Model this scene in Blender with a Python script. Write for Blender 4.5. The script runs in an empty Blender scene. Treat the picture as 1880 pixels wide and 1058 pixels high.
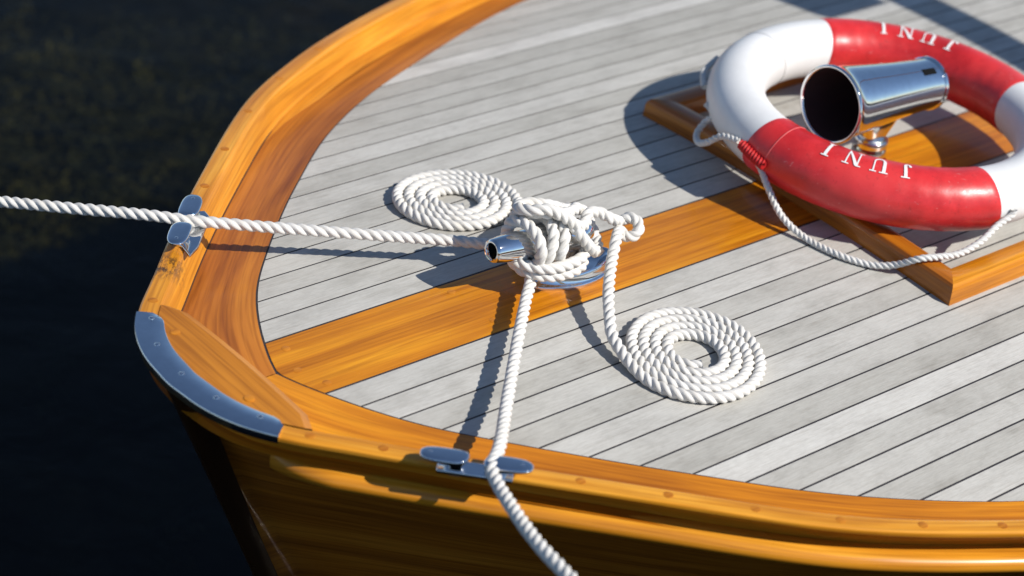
import bpy, bmesh, math, random
import numpy as np
from mathutils import Vector, Matrix

rng = random.Random(7)
sc = bpy.context.scene
COL = sc.collection
PI = math.pi

# ------------------------------------------------------------------ helpers
def link(o, parent=None):
    COL.objects.link(o)
    if parent is not None:
        o.parent = parent
    return o

def tag(o, label=None, cat=None, group=None, kind=None):
    if label: o['label'] = label
    if cat: o['category'] = cat
    if group: o['group'] = group
    if kind: o['kind'] = kind
    return o

def empty(name, loc=(0, 0, 0)):
    o = bpy.data.objects.new(name, None)
    o.location = loc
    o.empty_display_size = 0.05
    return link(o)

def mesh(name, V, F, mat, parent=None, uv=None, smooth=True, attr=None, sharp=None):
    """V list of points in world space, uv: one (u, v) per vertex."""
    me = bpy.data.meshes.new(name)
    me.from_pydata([tuple(map(float, v)) for v in V], [], F)
    if uv is not None:
        ul = me.uv_layers.new(name='UVMap')
        li = np.empty(len(me.loops), dtype=np.int32)
        me.loops.foreach_get('vertex_index', li)
        u = np.array(uv, dtype=np.float32)[li]
        ul.data.foreach_set('uv', u.ravel())
    if attr is not None:
        a = me.attributes.new('tone', 'FLOAT', 'POINT')
        a.data.foreach_set('value', np.array(attr, dtype=np.float32))
    if smooth:
        me.polygons.foreach_set('use_smooth', [True] * len(me.polygons))
    me.materials.append(mat)
    me.update()
    if sharp is not None:
        me.set_sharp_from_angle(angle=math.radians(sharp))
    o = bpy.data.objects.new(name, me)
    link(o, parent)
    if parent is not None:
        o.matrix_parent_inverse = Matrix.Translation(-Vector(PLOC.get(parent.name, (0, 0, 0))))
    return o

PLOC = {}
def thing(name, loc, label, cat, group=None):
    o = empty(name, loc)
    PLOC[o.name] = loc
    tag(o, label, cat, group)
    return o

class MB:
    def __init__(s): s.V = []; s.F = []; s.U = []; s.A = []
    def add(s, V, F, U=None, A=0.5):
        b = len(s.V)
        s.V += [tuple(v) for v in V]
        s.F += [tuple(i + b for i in f) for f in F]
        s.U += list(U) if U is not None else [(0, 0)] * len(V)
        s.A += [A] * len(V)
    def build(s, name, mat, parent=None, smooth=True, sharp=40, tone=False):
        return mesh(name, s.V, s.F, mat, parent, s.U, smooth, s.A if tone else None, sharp)

def grid_faces(nu, nv, closed_v=False, closed_u=False):
    F = []
    for i in range(nu if closed_u else nu - 1):
        for j in range(nv if closed_v else nv - 1):
            a = i * nv + j; b = i * nv + (j + 1) % nv
            i2 = (i + 1) % nu
            F.append((a, i2 * nv + j, i2 * nv + (j + 1) % nv, b))
    return F

def catmull(P, step=0.0025, alpha=0.5):
    """centripetal Catmull-Rom, resampled evenly"""
    P = [np.array(p, float) for p in P]
    P = [2 * P[0] - P[1]] + P + [2 * P[-1] - P[-2]]
    out = []
    for i in range(1, len(P) - 2):
        p0, p1, p2, p3 = P[i - 1:i + 3]
        t0 = 0; t1 = t0 + max(1e-6, np.linalg.norm(p1 - p0)) ** alpha
        t2 = t1 + max(1e-6, np.linalg.norm(p2 - p1)) ** alpha; t3 = t2 + max(1e-6, np.linalg.norm(p3 - p2)) ** alpha
        for k in range(24):
            t = t1 + (t2 - t1) * k / 24
            A1 = (t1 - t) / (t1 - t0) * p0 + (t - t0) / (t1 - t0) * p1
            A2 = (t2 - t) / (t2 - t1) * p1 + (t - t1) / (t2 - t1) * p2
            A3 = (t3 - t) / (t3 - t2) * p2 + (t - t2) / (t3 - t2) * p3
            B1 = (t2 - t) / (t2 - t0) * A1 + (t - t0) / (t2 - t0) * A2
            B2 = (t3 - t) / (t3 - t1) * A2 + (t - t1) / (t3 - t1) * A3
            out.append((t2 - t) / (t2 - t1) * B1 + (t - t1) / (t2 - t1) * B2)
    out.append(P[-2])
    return resample(np.array(out), step)

def resample(A, step):
    d = np.r_[0, np.cumsum(np.linalg.norm(np.diff(A, axis=0), axis=1))]
    n = max(2, int(d[-1] / step) + 1)
    s = np.linspace(0, d[-1], n)
    return np.stack([np.interp(s, d, A[:, k]) for k in range(3)], 1)

def frames(A):
    T = np.gradient(A, axis=0); T /= np.linalg.norm(T, axis=1)[:, None] + 1e-12
    n = np.cross(T[0], [0, 0, 1.0])
    if np.linalg.norm(n) < 1e-3: n = np.cross(T[0], [1.0, 0, 0])
    n /= np.linalg.norm(n)
    N = [n]
    for i in range(1, len(A)):
        n = N[-1] - T[i] * np.dot(N[-1], T[i]); n /= np.linalg.norm(n) + 1e-12
        N.append(n)
    N = np.array(N)
    return T, N, np.cross(T, N)

def rope_mesh(name, path, mat, parent, r=0.0104, pitch=0.048, nth=27, s0=0.0, jit=0.0, lay=None):
    """three-strand laid rope along an evenly sampled path"""
    T, N, B = frames(path)
    L = np.r_[0, np.cumsum(np.linalg.norm(np.diff(path, axis=0), axis=1))] + s0
    a = r * 0.590; b = r * 0.410
    th = np.arange(nth) / nth * 2 * PI
    V = np.empty((len(path), nth, 3)); U = np.empty((len(path), nth, 2))
    ph = (th[None, :] - 0 * L[:, None])
    loc = (th % (2 * PI / 3)) - PI / 3
    rad = b * np.cos(loc) + np.sqrt(np.maximum(a * a - (b * np.sin(loc)) ** 2, 1e-12))
    wob = 1 + jit * np.sin(L * 61 + 1.3) * np.sin(L * 23.7)
    pt = np.full(len(L), pitch) if lay is None else np.interp(L[-1] - L, lay[0], lay[1])
    tw = np.r_[0, np.cumsum(2 * PI * np.diff(L) / pt[1:])] + 0.30 * np.sin(L * 9.0) + 0.15 * np.sin(L * 31.0)
    ang = th[None, :] + tw[:, None]
    R = rad[None, :] * wob[:, None]
    V = path[:, None, :] + R[..., None] * (np.cos(ang)[..., None] * N[:, None, :] + np.sin(ang)[..., None] * B[:, None, :])
    U[..., 0] = L[:, None]; U[..., 1] = th[None, :] / (2 * PI)
    nv = nth
    F = grid_faces(len(path), nth, closed_v=True)
    Vl = V.reshape(-1, 3).tolist(); Ul = U.reshape(-1, 2).tolist()
    for i0, tdir in ((0, -1), (len(path) - 1, 1)):
        c = len(Vl); Vl.append((path[i0] + T[i0] * tdir * r * 0.35).tolist()); Ul.append((L[i0], 0))
        for j in range(nth):
            q = (i0 * nth + j, i0 * nth + (j + 1) % nth, c)
            F.append(q if tdir == 1 else q[::-1])
    return mesh(name, Vl, F, mat, parent, Ul, True)

def tube_mesh(path, rad, n=16, flat=None):
    """returns V,F,U of a round (or flattened) tube; rad scalar or list"""
    T, N, B = frames(path)
    rad = np.broadcast_to(np.array(rad, float), (len(path),))
    th = np.arange(n) / n * 2 * PI
    V = path[:, None, :] + rad[:, None, None] * (np.cos(th)[None, :, None] * N[:, None, :] + np.sin(th)[None, :, None] * B[:, None, :])
    L = np.r_[0, np.cumsum(np.linalg.norm(np.diff(path, axis=0), axis=1))]
    U = [(L[i], j / n) for i in range(len(path)) for j in range(n)]
    F = grid_faces(len(path), n, closed_v=True)
    F.append(tuple(range(n))[::-1]); F.append(tuple((len(path) - 1) * n + j for j in range(n)))
    return V.reshape(-1, 3).tolist(), F, U

def lathe(profile, origin, axis, n=48, cap=False):
    """profile list of (distance along axis, radius)"""
    o = np.array(origin, float); ax = np.array(axis, float); ax /= np.linalg.norm(ax)
    e = np.cross(ax, [0, 0, 1.0])
    if np.linalg.norm(e) < 1e-3: e = np.array([1.0, 0, 0])
    e /= np.linalg.norm(e); f = np.cross(ax, e)
    V = []; U = []
    for (s, r) in profile:
        for j in range(n):
            t = 2 * PI * j / n
            V.append(o + ax * s + r * (math.cos(t) * e + math.sin(t) * f)); U.append((s, j / n))
    F = grid_faces(len(profile), n, closed_v=True)
    F = [q[::-1] for q in F]
    if cap:
        F.append(tuple(range(n))); F.append(tuple((len(profile) - 1) * n + j for j in range(n))[::-1])
    return V, F, U

def fix_normals(o):
    bm = bmesh.new(); bm.from_mesh(o.data)
    bmesh.ops.recalc_face_normals(bm, faces=bm.faces)
    bm.to_mesh(o.data); bm.free(); o.data.update()
    return o

def bevel(o, w, seg=2, angle=35):
    m = o.modifiers.new('bevel', 'BEVEL'); m.width = w; m.segments = seg
    m.limit_method = 'ANGLE'; m.angle_limit = math.radians(angle)
    return o

def prism(outline, z0, z1, frame=None):
    """extrude a 2D outline (ccw) between z0 and z1; frame maps (x,y,z)->world"""
    n = len(outline)
    V = [(x, y, z0) for x, y in outline] + [(x, y, z1) for x, y in outline]
    if frame: V = [frame(*v) for v in V]
    F = [tuple(range(n))[::-1], tuple(range(n, 2 * n))]
    F += [(i, (i + 1) % n, n + (i + 1) % n, n + i) for i in range(n)]
    U = [(x, y) for x, y in outline] * 2
    return V, F, U

# ------------------------------------------------------------------ materials
def new_mat(name):
    m = bpy.data.materials.new(name); m.use_nodes = True
    nt = m.node_tree; b = nt.nodes['Principled BSDF']
    return m, nt, b

def nd(nt, t, **kw):
    n = nt.nodes.new(t)
    for k, v in kw.items():
        if k in n.inputs: n.inputs[k].default_value = v
        else: setattr(n, k, v)
    return n

def ramp(nt, fac, stops):
    r = nt.nodes.new('ShaderNodeValToRGB')
    e = r.color_ramp.elements
    while len(e) < len(stops): e.new(0.5)
    for el, (p, c) in zip(e, stops):
        el.position = p; el.color = (*c, 1)
    nt.links.new(fac, r.inputs[0])
    return r

def mixc(nt, fac, a, b, mode='MIX'):
    m = nt.nodes.new('ShaderNodeMix'); m.data_type = 'RGBA'; m.blend_type = mode
    for sock, v in ((m.inputs[0], fac), (m.inputs[6], a), (m.inputs[7], b)):
        if hasattr(v, 'is_linked') or hasattr(v, 'links'): nt.links.new(v, sock)
        elif isinstance(v, (int, float)): sock.default_value = v
        else: sock.default_value = (*v, 1)
    return m.outputs[2]

def uvmap(nt, sx, sy):
    tc = nt.nodes.new('ShaderNodeTexCoord')
    mp = nt.nodes.new('ShaderNodeMapping'); mp.inputs['Scale'].default_value = (sx, sy, 1)
    nt.links.new(tc.outputs['UV'], mp.inputs[0])
    return mp.outputs[0]

def noise(nt, vec, scale=1.0, detail=4.0, rough=0.55, dist=0.0):
    n = nt.nodes.new('ShaderNodeTexNoise')
    n.inputs['Scale'].default_value = scale; n.inputs['Detail'].default_value = detail
    n.inputs['Roughness'].default_value = rough; n.inputs['Distortion'].default_value = dist
    nt.links.new(vec, n.inputs['Vector'])
    return n.outputs['Fac']

def varnish(name, dark, mid, light, seed=0.0, rough=0.28, coat=0.5, worn=None, lo=0.3, hi=0.7):
    m, nt, b = new_mat(name)
    tc = nt.nodes.new('ShaderNodeTexCoord')
    def mp(sx, sy):
        q = nt.nodes.new('ShaderNodeMapping')
        q.inputs['Scale'].default_value = (sx, sy, 1); q.inputs['Location'].default_value = (seed, seed * 1.7, seed)
        nt.links.new(tc.outputs['UV'], q.inputs[0]); return q.outputs[0]
    g1 = noise(nt, mp(1.6, 34), 1, 5, 0.6, 0.7)
    g2 = noise(nt, mp(5, 210), 1, 3, 0.6)
    g3 = noise(nt, mp(3.0, 6.0), 1, 3, 0.5)
    c = ramp(nt, g1, [(lo, dark), (0.5, mid), (hi, light)]).outputs[0]
    f2 = ramp(nt, g2, [(0.32, (0.62, 0.55, 0.5)), (0.55, (1, 1, 1))]).outputs[0]
    c = mixc(nt, 0.75, c, f2, 'MULTIPLY')
    f3 = ramp(nt, g3, [(0.3, (0.78, 0.72, 0.66)), (0.65, (1.08, 1.08, 1.08))]).outputs[0]
    c = mixc(nt, 1.0, c, f3, 'MULTIPLY')
    if worn is not None:
        # scuffed patches where the chafe of the rope has worn the varnish through
        ob = nt.nodes.new('ShaderNodeNewGeometry')
        fac = None
        for (p, rad) in worn:
            vm = nt.nodes.new('ShaderNodeVectorMath'); vm.operation = 'DISTANCE'
            nt.links.new(ob.outputs['Position'], vm.inputs[0]); vm.inputs[1].default_value = p
            mr = nt.nodes.new('ShaderNodeMapRange'); mr.inputs[1].default_value = rad; mr.inputs[2].default_value = rad * 0.25
            nt.links.new(vm.outputs['Value'], mr.inputs[0])
            if fac is None: fac = mr.outputs[0]
            else:
                mx = nt.nodes.new('ShaderNodeMath'); mx.operation = 'MAXIMUM'
                nt.links.new(fac, mx.inputs[0]); nt.links.new(mr.outputs[0], mx.inputs[1]); fac = mx.outputs[0]
        nn = noise(nt, mp(60, 140), 1, 6, 0.7)
        mul = nt.nodes.new('ShaderNodeMath'); mul.operation = 'MULTIPLY'
        nt.links.new(fac, mul.inputs[0]); 
        nr = ramp(nt, nn, [(0.45, (0, 0, 0)), (0.56, (1, 1, 1))])
        nt.links.new(nr.outputs[0], mul.inputs[1])
        c = mixc(nt, mul.outputs[0], c, (0.085, 0.042, 0.016))
    nt.links.new(c, b.inputs['Base Color'])
    rr = ramp(nt, g3, [(0.3, (rough * 1.35,) * 3), (0.7, (rough * 0.75,) * 3)])
    nt.links.new(rr.outputs[0], b.inputs['Roughness'])
    b.inputs['Coat Weight'].default_value = coat * 0.6; b.inputs['Coat Roughness'].default_value = 0.10; b.inputs['Specular IOR Level'].default_value = 0.3
    bp = nt.nodes.new('ShaderNodeBump'); bp.inputs['Strength'].default_value = 0.12; bp.inputs['Distance'].default_value = 0.0006
    nt.links.new(g2, bp.inputs['Height']); nt.links.new(bp.outputs[0], b.inputs['Normal'])
    return m

def simple(name, col, rough=0.5, metal=0.0, bumpscale=None, bump=0.1, coat=0.0, var=0.0):
    m, nt, b = new_mat(name)
    b.inputs['Base Color'].default_value = (*col, 1)
    b.inputs['Roughness'].default_value = rough; b.inputs['Metallic'].default_value = metal
    b.inputs['Coat Weight'].default_value = coat
    if bumpscale:
        tc = nt.nodes.new('ShaderNodeTexCoord')
        n = noise(nt, tc.outputs['Object'], bumpscale, 5, 0.6)
        bp = nt.nodes.new('ShaderNodeBump'); bp.inputs['Strength'].default_value = bump; bp.inputs['Distance'].default_value = 0.002
        nt.links.new(n, bp.inputs['Height']); nt.links.new(bp.outputs[0], b.inputs['Normal'])
        if var:
            n2 = noise(nt, tc.outputs['Object'], bumpscale * 0.25, 4, 0.6)
            r = ramp(nt, n2, [(0.35, tuple(c * (1 - var) for c in col)), (0.65, tuple(min(1, c * (1 + var * 0.5)) for c in col))])
            nt.links.new(r.outputs[0], b.inputs['Base Color'])
    return m

def chrome_mat():
    m, nt, b = new_mat('chrome')
    b.inputs['Metallic'].default_value = 1
    tc = nt.nodes.new('ShaderNodeTexCoord')
    n = noise(nt, tc.outputs['Object'], 60, 5, 0.65)
    r = ramp(nt, n, [(0.35, (0.03,) * 3), (0.75, (0.08,) * 3)])
    nt.links.new(r.outputs[0], b.inputs['Roughness'])
    c = ramp(nt, n, [(0.3, (0.78, 0.79, 0.80)), (0.7, (0.70, 0.71, 0.72))])
    nt.links.new(c.outputs[0], b.inputs['Base Color'])
    n2 = noise(nt, tc.outputs['Object'], 14, 2, 0.5)
    bp = nt.nodes.new('ShaderNodeBump'); bp.inputs['Strength'].default_value = 0.05; bp.inputs['Distance'].default_value = 0.004
    nt.links.new(n2, bp.inputs['Height']); nt.links.new(bp.outputs[0], b.inputs['Normal'])
    return m

def teak_mat():
    m, nt, b = new_mat('weathered_teak')
    at = nt.nodes.new('ShaderNodeAttribute'); at.attribute_name = 'tone'
    tc = nt.nodes.new('ShaderNodeTexCoord')
    def mp(sx, sy):
        q = nt.nodes.new('ShaderNodeMapping'); q.inputs['Scale'].default_value = (sx, sy, 1)
        ad = nt.nodes.new('ShaderNodeVectorMath'); ad.operation = 'ADD'
        cx = nt.nodes.new('ShaderNodeCombineXYZ'); ml = nt.nodes.new('ShaderNodeMath'); ml.operation = 'MULTIPLY'; ml.inputs[1].default_value = 40.0
        nt.links.new(at.outputs['Fac'], ml.inputs[0]); nt.links.new(ml.outputs[0], cx.inputs[0]); nt.links.new(ml.outputs[0], cx.inputs[2])
        nt.links.new(tc.outputs['UV'], q.inputs[0]); nt.links.new(q.outputs[0], ad.inputs[0]); nt.links.new(cx.outputs[0], ad.inputs[1])
        return ad.outputs[0]
    blot = noise(nt, mp(9, 17), 1, 6, 0.68, 0.1)
    grain = noise(nt, mp(10, 260), 1, 5, 0.72)
    fine = noise(nt, mp(60, 700), 1, 3, 0.7)
    base = ramp(nt, at.outputs['Fac'], [(0.0, (0.31, 0.305, 0.285)), (0.35, (0.405, 0.402, 0.385)), (0.7, (0.475, 0.473, 0.46)), (1.0, (0.58, 0.578, 0.57))]).outputs[0]
    c = mixc(nt, 1.0, base, ramp(nt, blot, [(0.26, (0.76, 0.75, 0.73)), (0.5, (0.99, 0.985, 0.975)), (0.74, (1.10, 1.10, 1.09))]).outputs[0], 'MULTIPLY')
    c = mixc(nt, 0.8, c, ramp(nt, grain, [(0.30, (0.80, 0.785, 0.76)), (0.52, (1.0, 1.0, 1.0))]).outputs[0], 'MULTIPLY')
    c = mixc(nt, 0.5, c, ramp(nt, fine, [(0.3, (0.72, 0.71, 0.70)), (0.6, (1.05, 1.05, 1.05))]).outputs[0], 'MULTIPLY')
    c = mixc(nt, 1.0, c, (1.09, 1.07, 1.02), 'MULTIPLY')
    nt.links.new(c, b.inputs['Base Color'])
    b.inputs['Roughness'].default_value = 0.72
    b.inputs['Specular IOR Level'].default_value = 0.35
    bp = nt.nodes.new('ShaderNodeBump'); bp.inputs['Strength'].default_value = 0.35; bp.inputs['Distance'].default_value = 0.0008
    nt.links.new(grain, bp.inputs['Height']); nt.links.new(bp.outputs[0], b.inputs['Normal'])
    return m

def rope_mat(name, col, rough=0.85):
    m, nt, b = new_mat(name)
    v = uvmap(nt, 260, 75)
    n = noise(nt, v, 1, 3, 0.7)
    v2 = uvmap(nt, 12, 4)
    n2 = noise(nt, v2, 1, 4, 0.6)
    c = ramp(nt, n2, [(0.3, tuple(x * y for x, y in zip(col, (0.84, 0.825, 0.79)))), (0.6, col)]).outputs[0]
    c = mixc(nt, 0.6, c, ramp(nt, n, [(0.3, (0.86, 0.85, 0.83)), (0.6, (1, 1, 1))]).outputs[0], 'MULTIPLY')
    nt.links.new(c, b.inputs['Base Color']); b.inputs['Roughness'].default_value = rough
    b.inputs['Specular IOR Level'].default_value = 0.25
    bp = nt.nodes.new('ShaderNodeBump'); bp.inputs['Strength'].default_value = 0.45; bp.inputs['Distance'].default_value = 0.0007
    nt.links.new(n, bp.inputs['Height']); nt.links.new(bp.outputs[0], b.inputs['Normal'])
    return m

M_TEAK = teak_mat()
M_CAULK = simple('black_caulking', (0.030, 0.027, 0.030), 0.6, bumpscale=300, bump=0.2)
M_JOINT = simple('dark_joint', (0.075, 0.026, 0.010), 0.5)
M_KING = varnish('varnished_king_plank', (0.36, 0.110, 0.004), (0.60, 0.215, 0.007), (0.74, 0.315, 0.012), 1.3)
M_COVER = varnish('varnished_covering_board', (0.24, 0.066, 0.010), (0.43, 0.140, 0.015), (0.56, 0.205, 0.022), 5.1, rough=0.38, coat=0.35)
M_COVER2 = varnish('varnished_covering_board_pale', (0.42, 0.130, 0.005), (0.61, 0.215, 0.008), (0.74, 0.30, 0.013), 8.4, rough=0.32, coat=0.45)
M_RAIL = varnish('varnished_rail', (0.50, 0.175, 0.009), (0.68, 0.28, 0.020), (0.80, 0.39, 0.045), 2.2, rough=0.28, coat=0.5,
                 worn=[((1.668, 0.272, 0.04), 0.050), ((1.81, 0.425, 0.035), 0.022)])
M_BREAST = varnish('varnished_breasthook', (0.42, 0.145, 0.010), (0.56, 0.21, 0.016), (0.65, 0.265, 0.024), 3.7, rough=0.34, coat=0.4)
M_HULL = varnish('varnished_hull', (0.32, 0.098, 0.012), (0.54, 0.180, 0.017), (0.72, 0.270, 0.028), 9.9, rough=0.16, coat=0.9)
M_COAM = varnish('varnished_coaming', (0.26, 0.076, 0.006), (0.42, 0.135, 0.009), (0.55, 0.20, 0.014), 6.3, rough=0.3, coat=0.5)
M_PLUG = varnish('wooden_plug', (0.46, 0.15, 0.010), (0.58, 0.215, 0.016), (0.64, 0.25, 0.022), 7.7, rough=0.4, coat=0.2)
M_STEM = varnish('dark_stem', (0.02, 0.007, 0.002), (0.035, 0.013, 0.003), (0.05, 0.02, 0.004), 4.4, rough=0.3, coat=0.5)
M_CHROME = chrome_mat()
M_DARK = simple('opening_shade', (0.006, 0.006, 0.006), 0.85); M_DARK.node_tree.nodes['Principled BSDF'].inputs['Specular IOR Level'].default_value = 0.1  # near-black colour painted in for the shade inside openings
M_ROPE = rope_mat('white_rope', (0.73, 0.712, 0.675))
M_LINE = rope_mat('white_grab_line', (0.72, 0.715, 0.69))
M_REDROPE = rope_mat('red_painted_rope', (0.52, 0.020, 0.022), 0.5)
M_WHITE = simple('white_buoy_cover', (0.76, 0.76, 0.745), 0.42, bumpscale=30, bump=0.14, var=0.09)
M_LETTER = simple('white_letter_paint', (0.82, 0.80, 0.78), 0.5, bumpscale=400, bump=0.1)
def red_mat():
    m, nt, b = new_mat('red_buoy_vinyl')
    tc = nt.nodes.new('ShaderNodeTexCoord')
    n = noise(nt, tc.outputs['Object'], 9, 5, 0.6, 0.6)
    n2 = noise(nt, tc.outputs['Object'], 110, 5, 0.7)
    c = ramp(nt, n, [(0.3, (0.52, 0.017, 0.021)), (0.5, (0.66, 0.030, 0.032)), (0.72, (0.72, 0.050, 0.050))]).outputs[0]
    c = mixc(nt, 1.0, c, ramp(nt, n2, [(0.28, (0.7, 0.7, 0.7)), (0.42, (1, 1, 1))]).outputs[0], 'MULTIPLY')
    n3 = noise(nt, tc.outputs['Object'], 75, 3, 0.6, 1.2)
    c = mixc(nt, ramp(nt, n3, [(0.66, (0, 0, 0)), (0.71, (0.3, 0.3, 0.3))]).outputs[0], c, (0.72, 0.34, 0.32))
    n4 = noise(nt, tc.outputs['Object'], 5, 6, 0.7)
    c = mixc(nt, 1.0, c, ramp(nt, n4, [(0.36, (0.70, 0.68, 0.68)), (0.52, (1, 1, 1))]).outputs[0], 'MULTIPLY')
    nt.links.new(c, b.inputs['Base Color'])
    r = ramp(nt, n2, [(0.3, (0.42,) * 3), (0.7, (0.30,) * 3)]); nt.links.new(r.outputs[0], b.inputs['Roughness'])
    bp = nt.nodes.new('ShaderNodeBump'); bp.inputs['Strength'].default_value = 0.16; bp.inputs['Distance'].default_value = 0.006
    nt.links.new(n, bp.inputs['Height']); nt.links.new(bp.outputs[0], b.inputs['Normal'])
    return m
M_RED = red_mat()

# ------------------------------------------------------------------ hull lines
CAMB = 0.0867
def zdeck(y):
    y = min(abs(y), 1.15)
    return -CAMB * y * y
Opts = [(1.498, 0.0), (1.5005, 0.03), (1.505, 0.065), (1.514, 0.098), (1.529, 0.132), (1.549, 0.163), (1.580, 0.200), (1.638, 0.257), (1.687, 0.309),
        (1.752, 0.374), (1.818, 0.438), (1.910, 0.523), (2.031, 0.634), (2.107, 0.698), (2.178, 0.746), (2.241, 0.783),
        (2.345, 0.838), (2.46, 0.893), (2.62, 0.960), (2.85, 1.043), (3.15, 1.118), (3.5, 1.168), (3.9, 1.195), (4.5, 1.205), (5.4, 1.18)]
Spts = [(1.681, 0.0), (1.692, 0.032), (1.709, 0.071), (1.734, 0.121), (1.763, 0.170), (1.800, 0.222), (1.848, 0.272), (1.898, 0.324), (1.949, 0.373),
        (1.999, 0.421), (2.060, 0.474), (2.119, 0.526), (2.184, 0.580), (2.254, 0.629), (2.330, 0.676), (2.411, 0.721), (2.60, 0.807),
        (2.747, 0.872), (2.854, 0.914), (2.97, 0.952), (3.2, 1.0), (3.6, 1.045), (4.0, 1.062), (4.5, 1.068), (5.4, 1.05)]
def curve2(P, step):
    c = catmull([(x, y, 0) for x, y in P], step)
    return c[:, :2]
Oc = curve2([(1.503, -0.05), (1.5, -0.028)] + Opts, 0.01)
Oc = Oc[Oc[:, 1] >= -1e-9]
Oc = np.vstack([[1.498, 0.0], Oc[Oc[:, 1] > 0.004]])
Sc = curve2(Spts, 0.01)
def relax(c, s_from, n=60):
    d = np.r_[0, np.cumsum(np.linalg.norm(np.diff(c, axis=0), axis=1))]
    wgt = np.clip((d - s_from) / 0.15, 0, 1)[1:-1, None] * 0.5
    for _ in range(n):
        m = (c[:-2] + c[2:]) / 2
        c = np.vstack([c[:1], c[1:-1] * (1 - wgt) + m * wgt, c[-1:]])
    return c
Oc = relax(Oc, 0.22); Sc = relax(Sc, 0.10, 30)
def normals2(c):
    t = np.gradient(c, axis=0); t /= np.linalg.norm(t, axis=1)[:, None]
    n = np.stack([-t[:, 1], t[:, 0]], 1)
    return n      # left of travel = outboard on the port (+y) half
On = normals2(Oc); On[0] = (-1, 0)
Ol = np.r_[0, np.cumsum(np.linalg.norm(np.diff(Oc, axis=0), axis=1))]
def hrail(x): return min(0.066, 0.046 + 0.028 * max(0.0, x - 1.65))
def Oy(x):
    return float(np.interp(x, Oc[:, 0], Oc[:, 1])) if x > 1.498 else 0.0
def Sx(y): return float(np.interp(abs(y), Sc[:, 1][:np.argmax(Sc[:, 1]) + 1], Sc[:, 0][:np.argmax(Sc[:, 1]) + 1]))

boat = thing('wooden_boat', (3.0, 0, -0.8),
             'varnished wooden motor boat bow with grey teak deck and chrome fittings moored on dark water', 'boat')

# ---- caulking bed under the planks
def deck_sheet(name, mat, dz, ymax=1.0):
    V = []; U = []; ys = np.linspace(-1.04, 1.04, 81); xs = np.linspace(0, 1, 30)
    for y in ys:
        x0 = Sx(y) - 0.003
        for t in xs:
            V.append((x0 + (5.3 - x0) * t, y, zdeck(y) + dz)); U.append((V[-1][0], y))
    return mesh(name, V, grid_faces(len(ys), len(xs)), mat, boat, U)
deck_sheet('deck_caulking', M_CAULK, -0.0007)

# ---- teak planks
mb = MB()
def plank(y0, y1, tone, mbx, nx=26, ny=4, x1=5.3, gap=0.0040):
    ys = np.linspace(y0, y1, ny)
    V = []; U = []
    off = rng.random() * 7
    ts = np.linspace(0, 1, nx) ** 1.2
    for y in ys:
        x0 = Sx(y) + gap
        for t in ts:
            x = x0 + (x1 - x0) * t
            V.append((x, y, zdeck(y))); U.append((x + off, y))
    F = [f[::-1] for f in grid_faces(ny, nx)]
    # drop edges down into the seam so they catch light
    b = len(V)
    for (row, ) in ((0,), (ny - 1,)):
        for i in range(nx):
            x, y, z = V[row * nx + i]; V.append((x, y, z - 0.0012)); U.append(U[row * nx + i])
    for i in range(nx - 1):
        F.append((i, i + 1, b + i + 1, b + i)); a = (ny - 1) * nx
        F.append((a + i, b + nx + i, b + nx + i + 1, a + i + 1))
    mbx.add(V, [f[::-1] for f in F], U, tone)
tones = [0.55, 0.72, 0.45, 0.60, 0.38, 0.66, 0.5, 0.28, 0.78, 0.42, 0.55, 0.33, 0.62, 0.48, 0.7, 0.4, 0.58, 0.5]
tonep = [0.62, 0.55, 0.48, 0.58, 0.40, 0.52, 0.66, 0.36, 0.72, 0.50, 0.35, 0.44, 0.30, 0.88, 0.46, 0.40, 0.62, 0.5]
for i in range(19):
    y0 = 0.075 + 0.05 * i; y1 = y0 + 0.05
    plank(y0 + 0.0019, y1 - 0.0019, tonep[i % 18], mb)
    plank(-y1 + 0.0019, -y0 - 0.0019, tones[i % 18], mb)
mb.build('deck_planking', M_TEAK, boat, sharp=30, tone=True)

# ---- king plank
mb = MB(); plank(-0.0725, 0.0725, 0.5, mb, nx=40, ny=12, gap=0.004)
king = mb.build('king_plank', M_KING, boat, sharp=30)

# ---- covering boards (between the margin seam and the rail)
def covering(sign, mat):
    n = 150
    def rs(c):
        d = np.r_[0, np.cumsum(np.linalg.norm(np.diff(c, axis=0), axis=1))]
        s = np.linspace(0, 1, n) ** 1.3 * d[-1]
        return np.stack([np.interp(s, d, c[:, k]) for k in (0, 1)], 1), s
    Oi = Oc - On * 0.016
    A, sa = rs(Sc); Bq, sb = rs(Oi)
    V = []; U = []; m = 7
    for i in range(n):
        for j in range(m):
            t = j / (m - 1); p = A[i] * (1 - t) + Bq[i] * t
            if i == 0: p = p + np.array([0, 0.0006])
            V.append((p[0], sign * p[1], zdeck(p[1]) + 0.0006)); U.append((sa[i] * (1 - t) + sb[i] * t, t * 0.12 + sign))
    F = grid_faces(n, m)
    if sign < 0: F = [f[::-1] for f in F]
    F = [f[::-1] for f in F]
    # seam wall
    b = len(V)
    for i in range(n):
        x, y, z = V[i * m]; V.append((x, y, z - 0.003)); U.append(U[i * m])
    for i in range(n - 1):
        q = (i * m, (i + 1) * m, b + i + 1, b + i); F.append(q if sign > 0 else q[::-1])
    return fixup(mesh('covering_board', V, F, mat, boat, U, True, None, 40))
def fixup(o):
    return o
cb_p = covering(1, M_COVER); cb_s = covering(-1, M_COVER2)
tag(cb_p, 'reddish varnished covering board'); tag(cb_s, 'golden varnished covering board')

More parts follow.
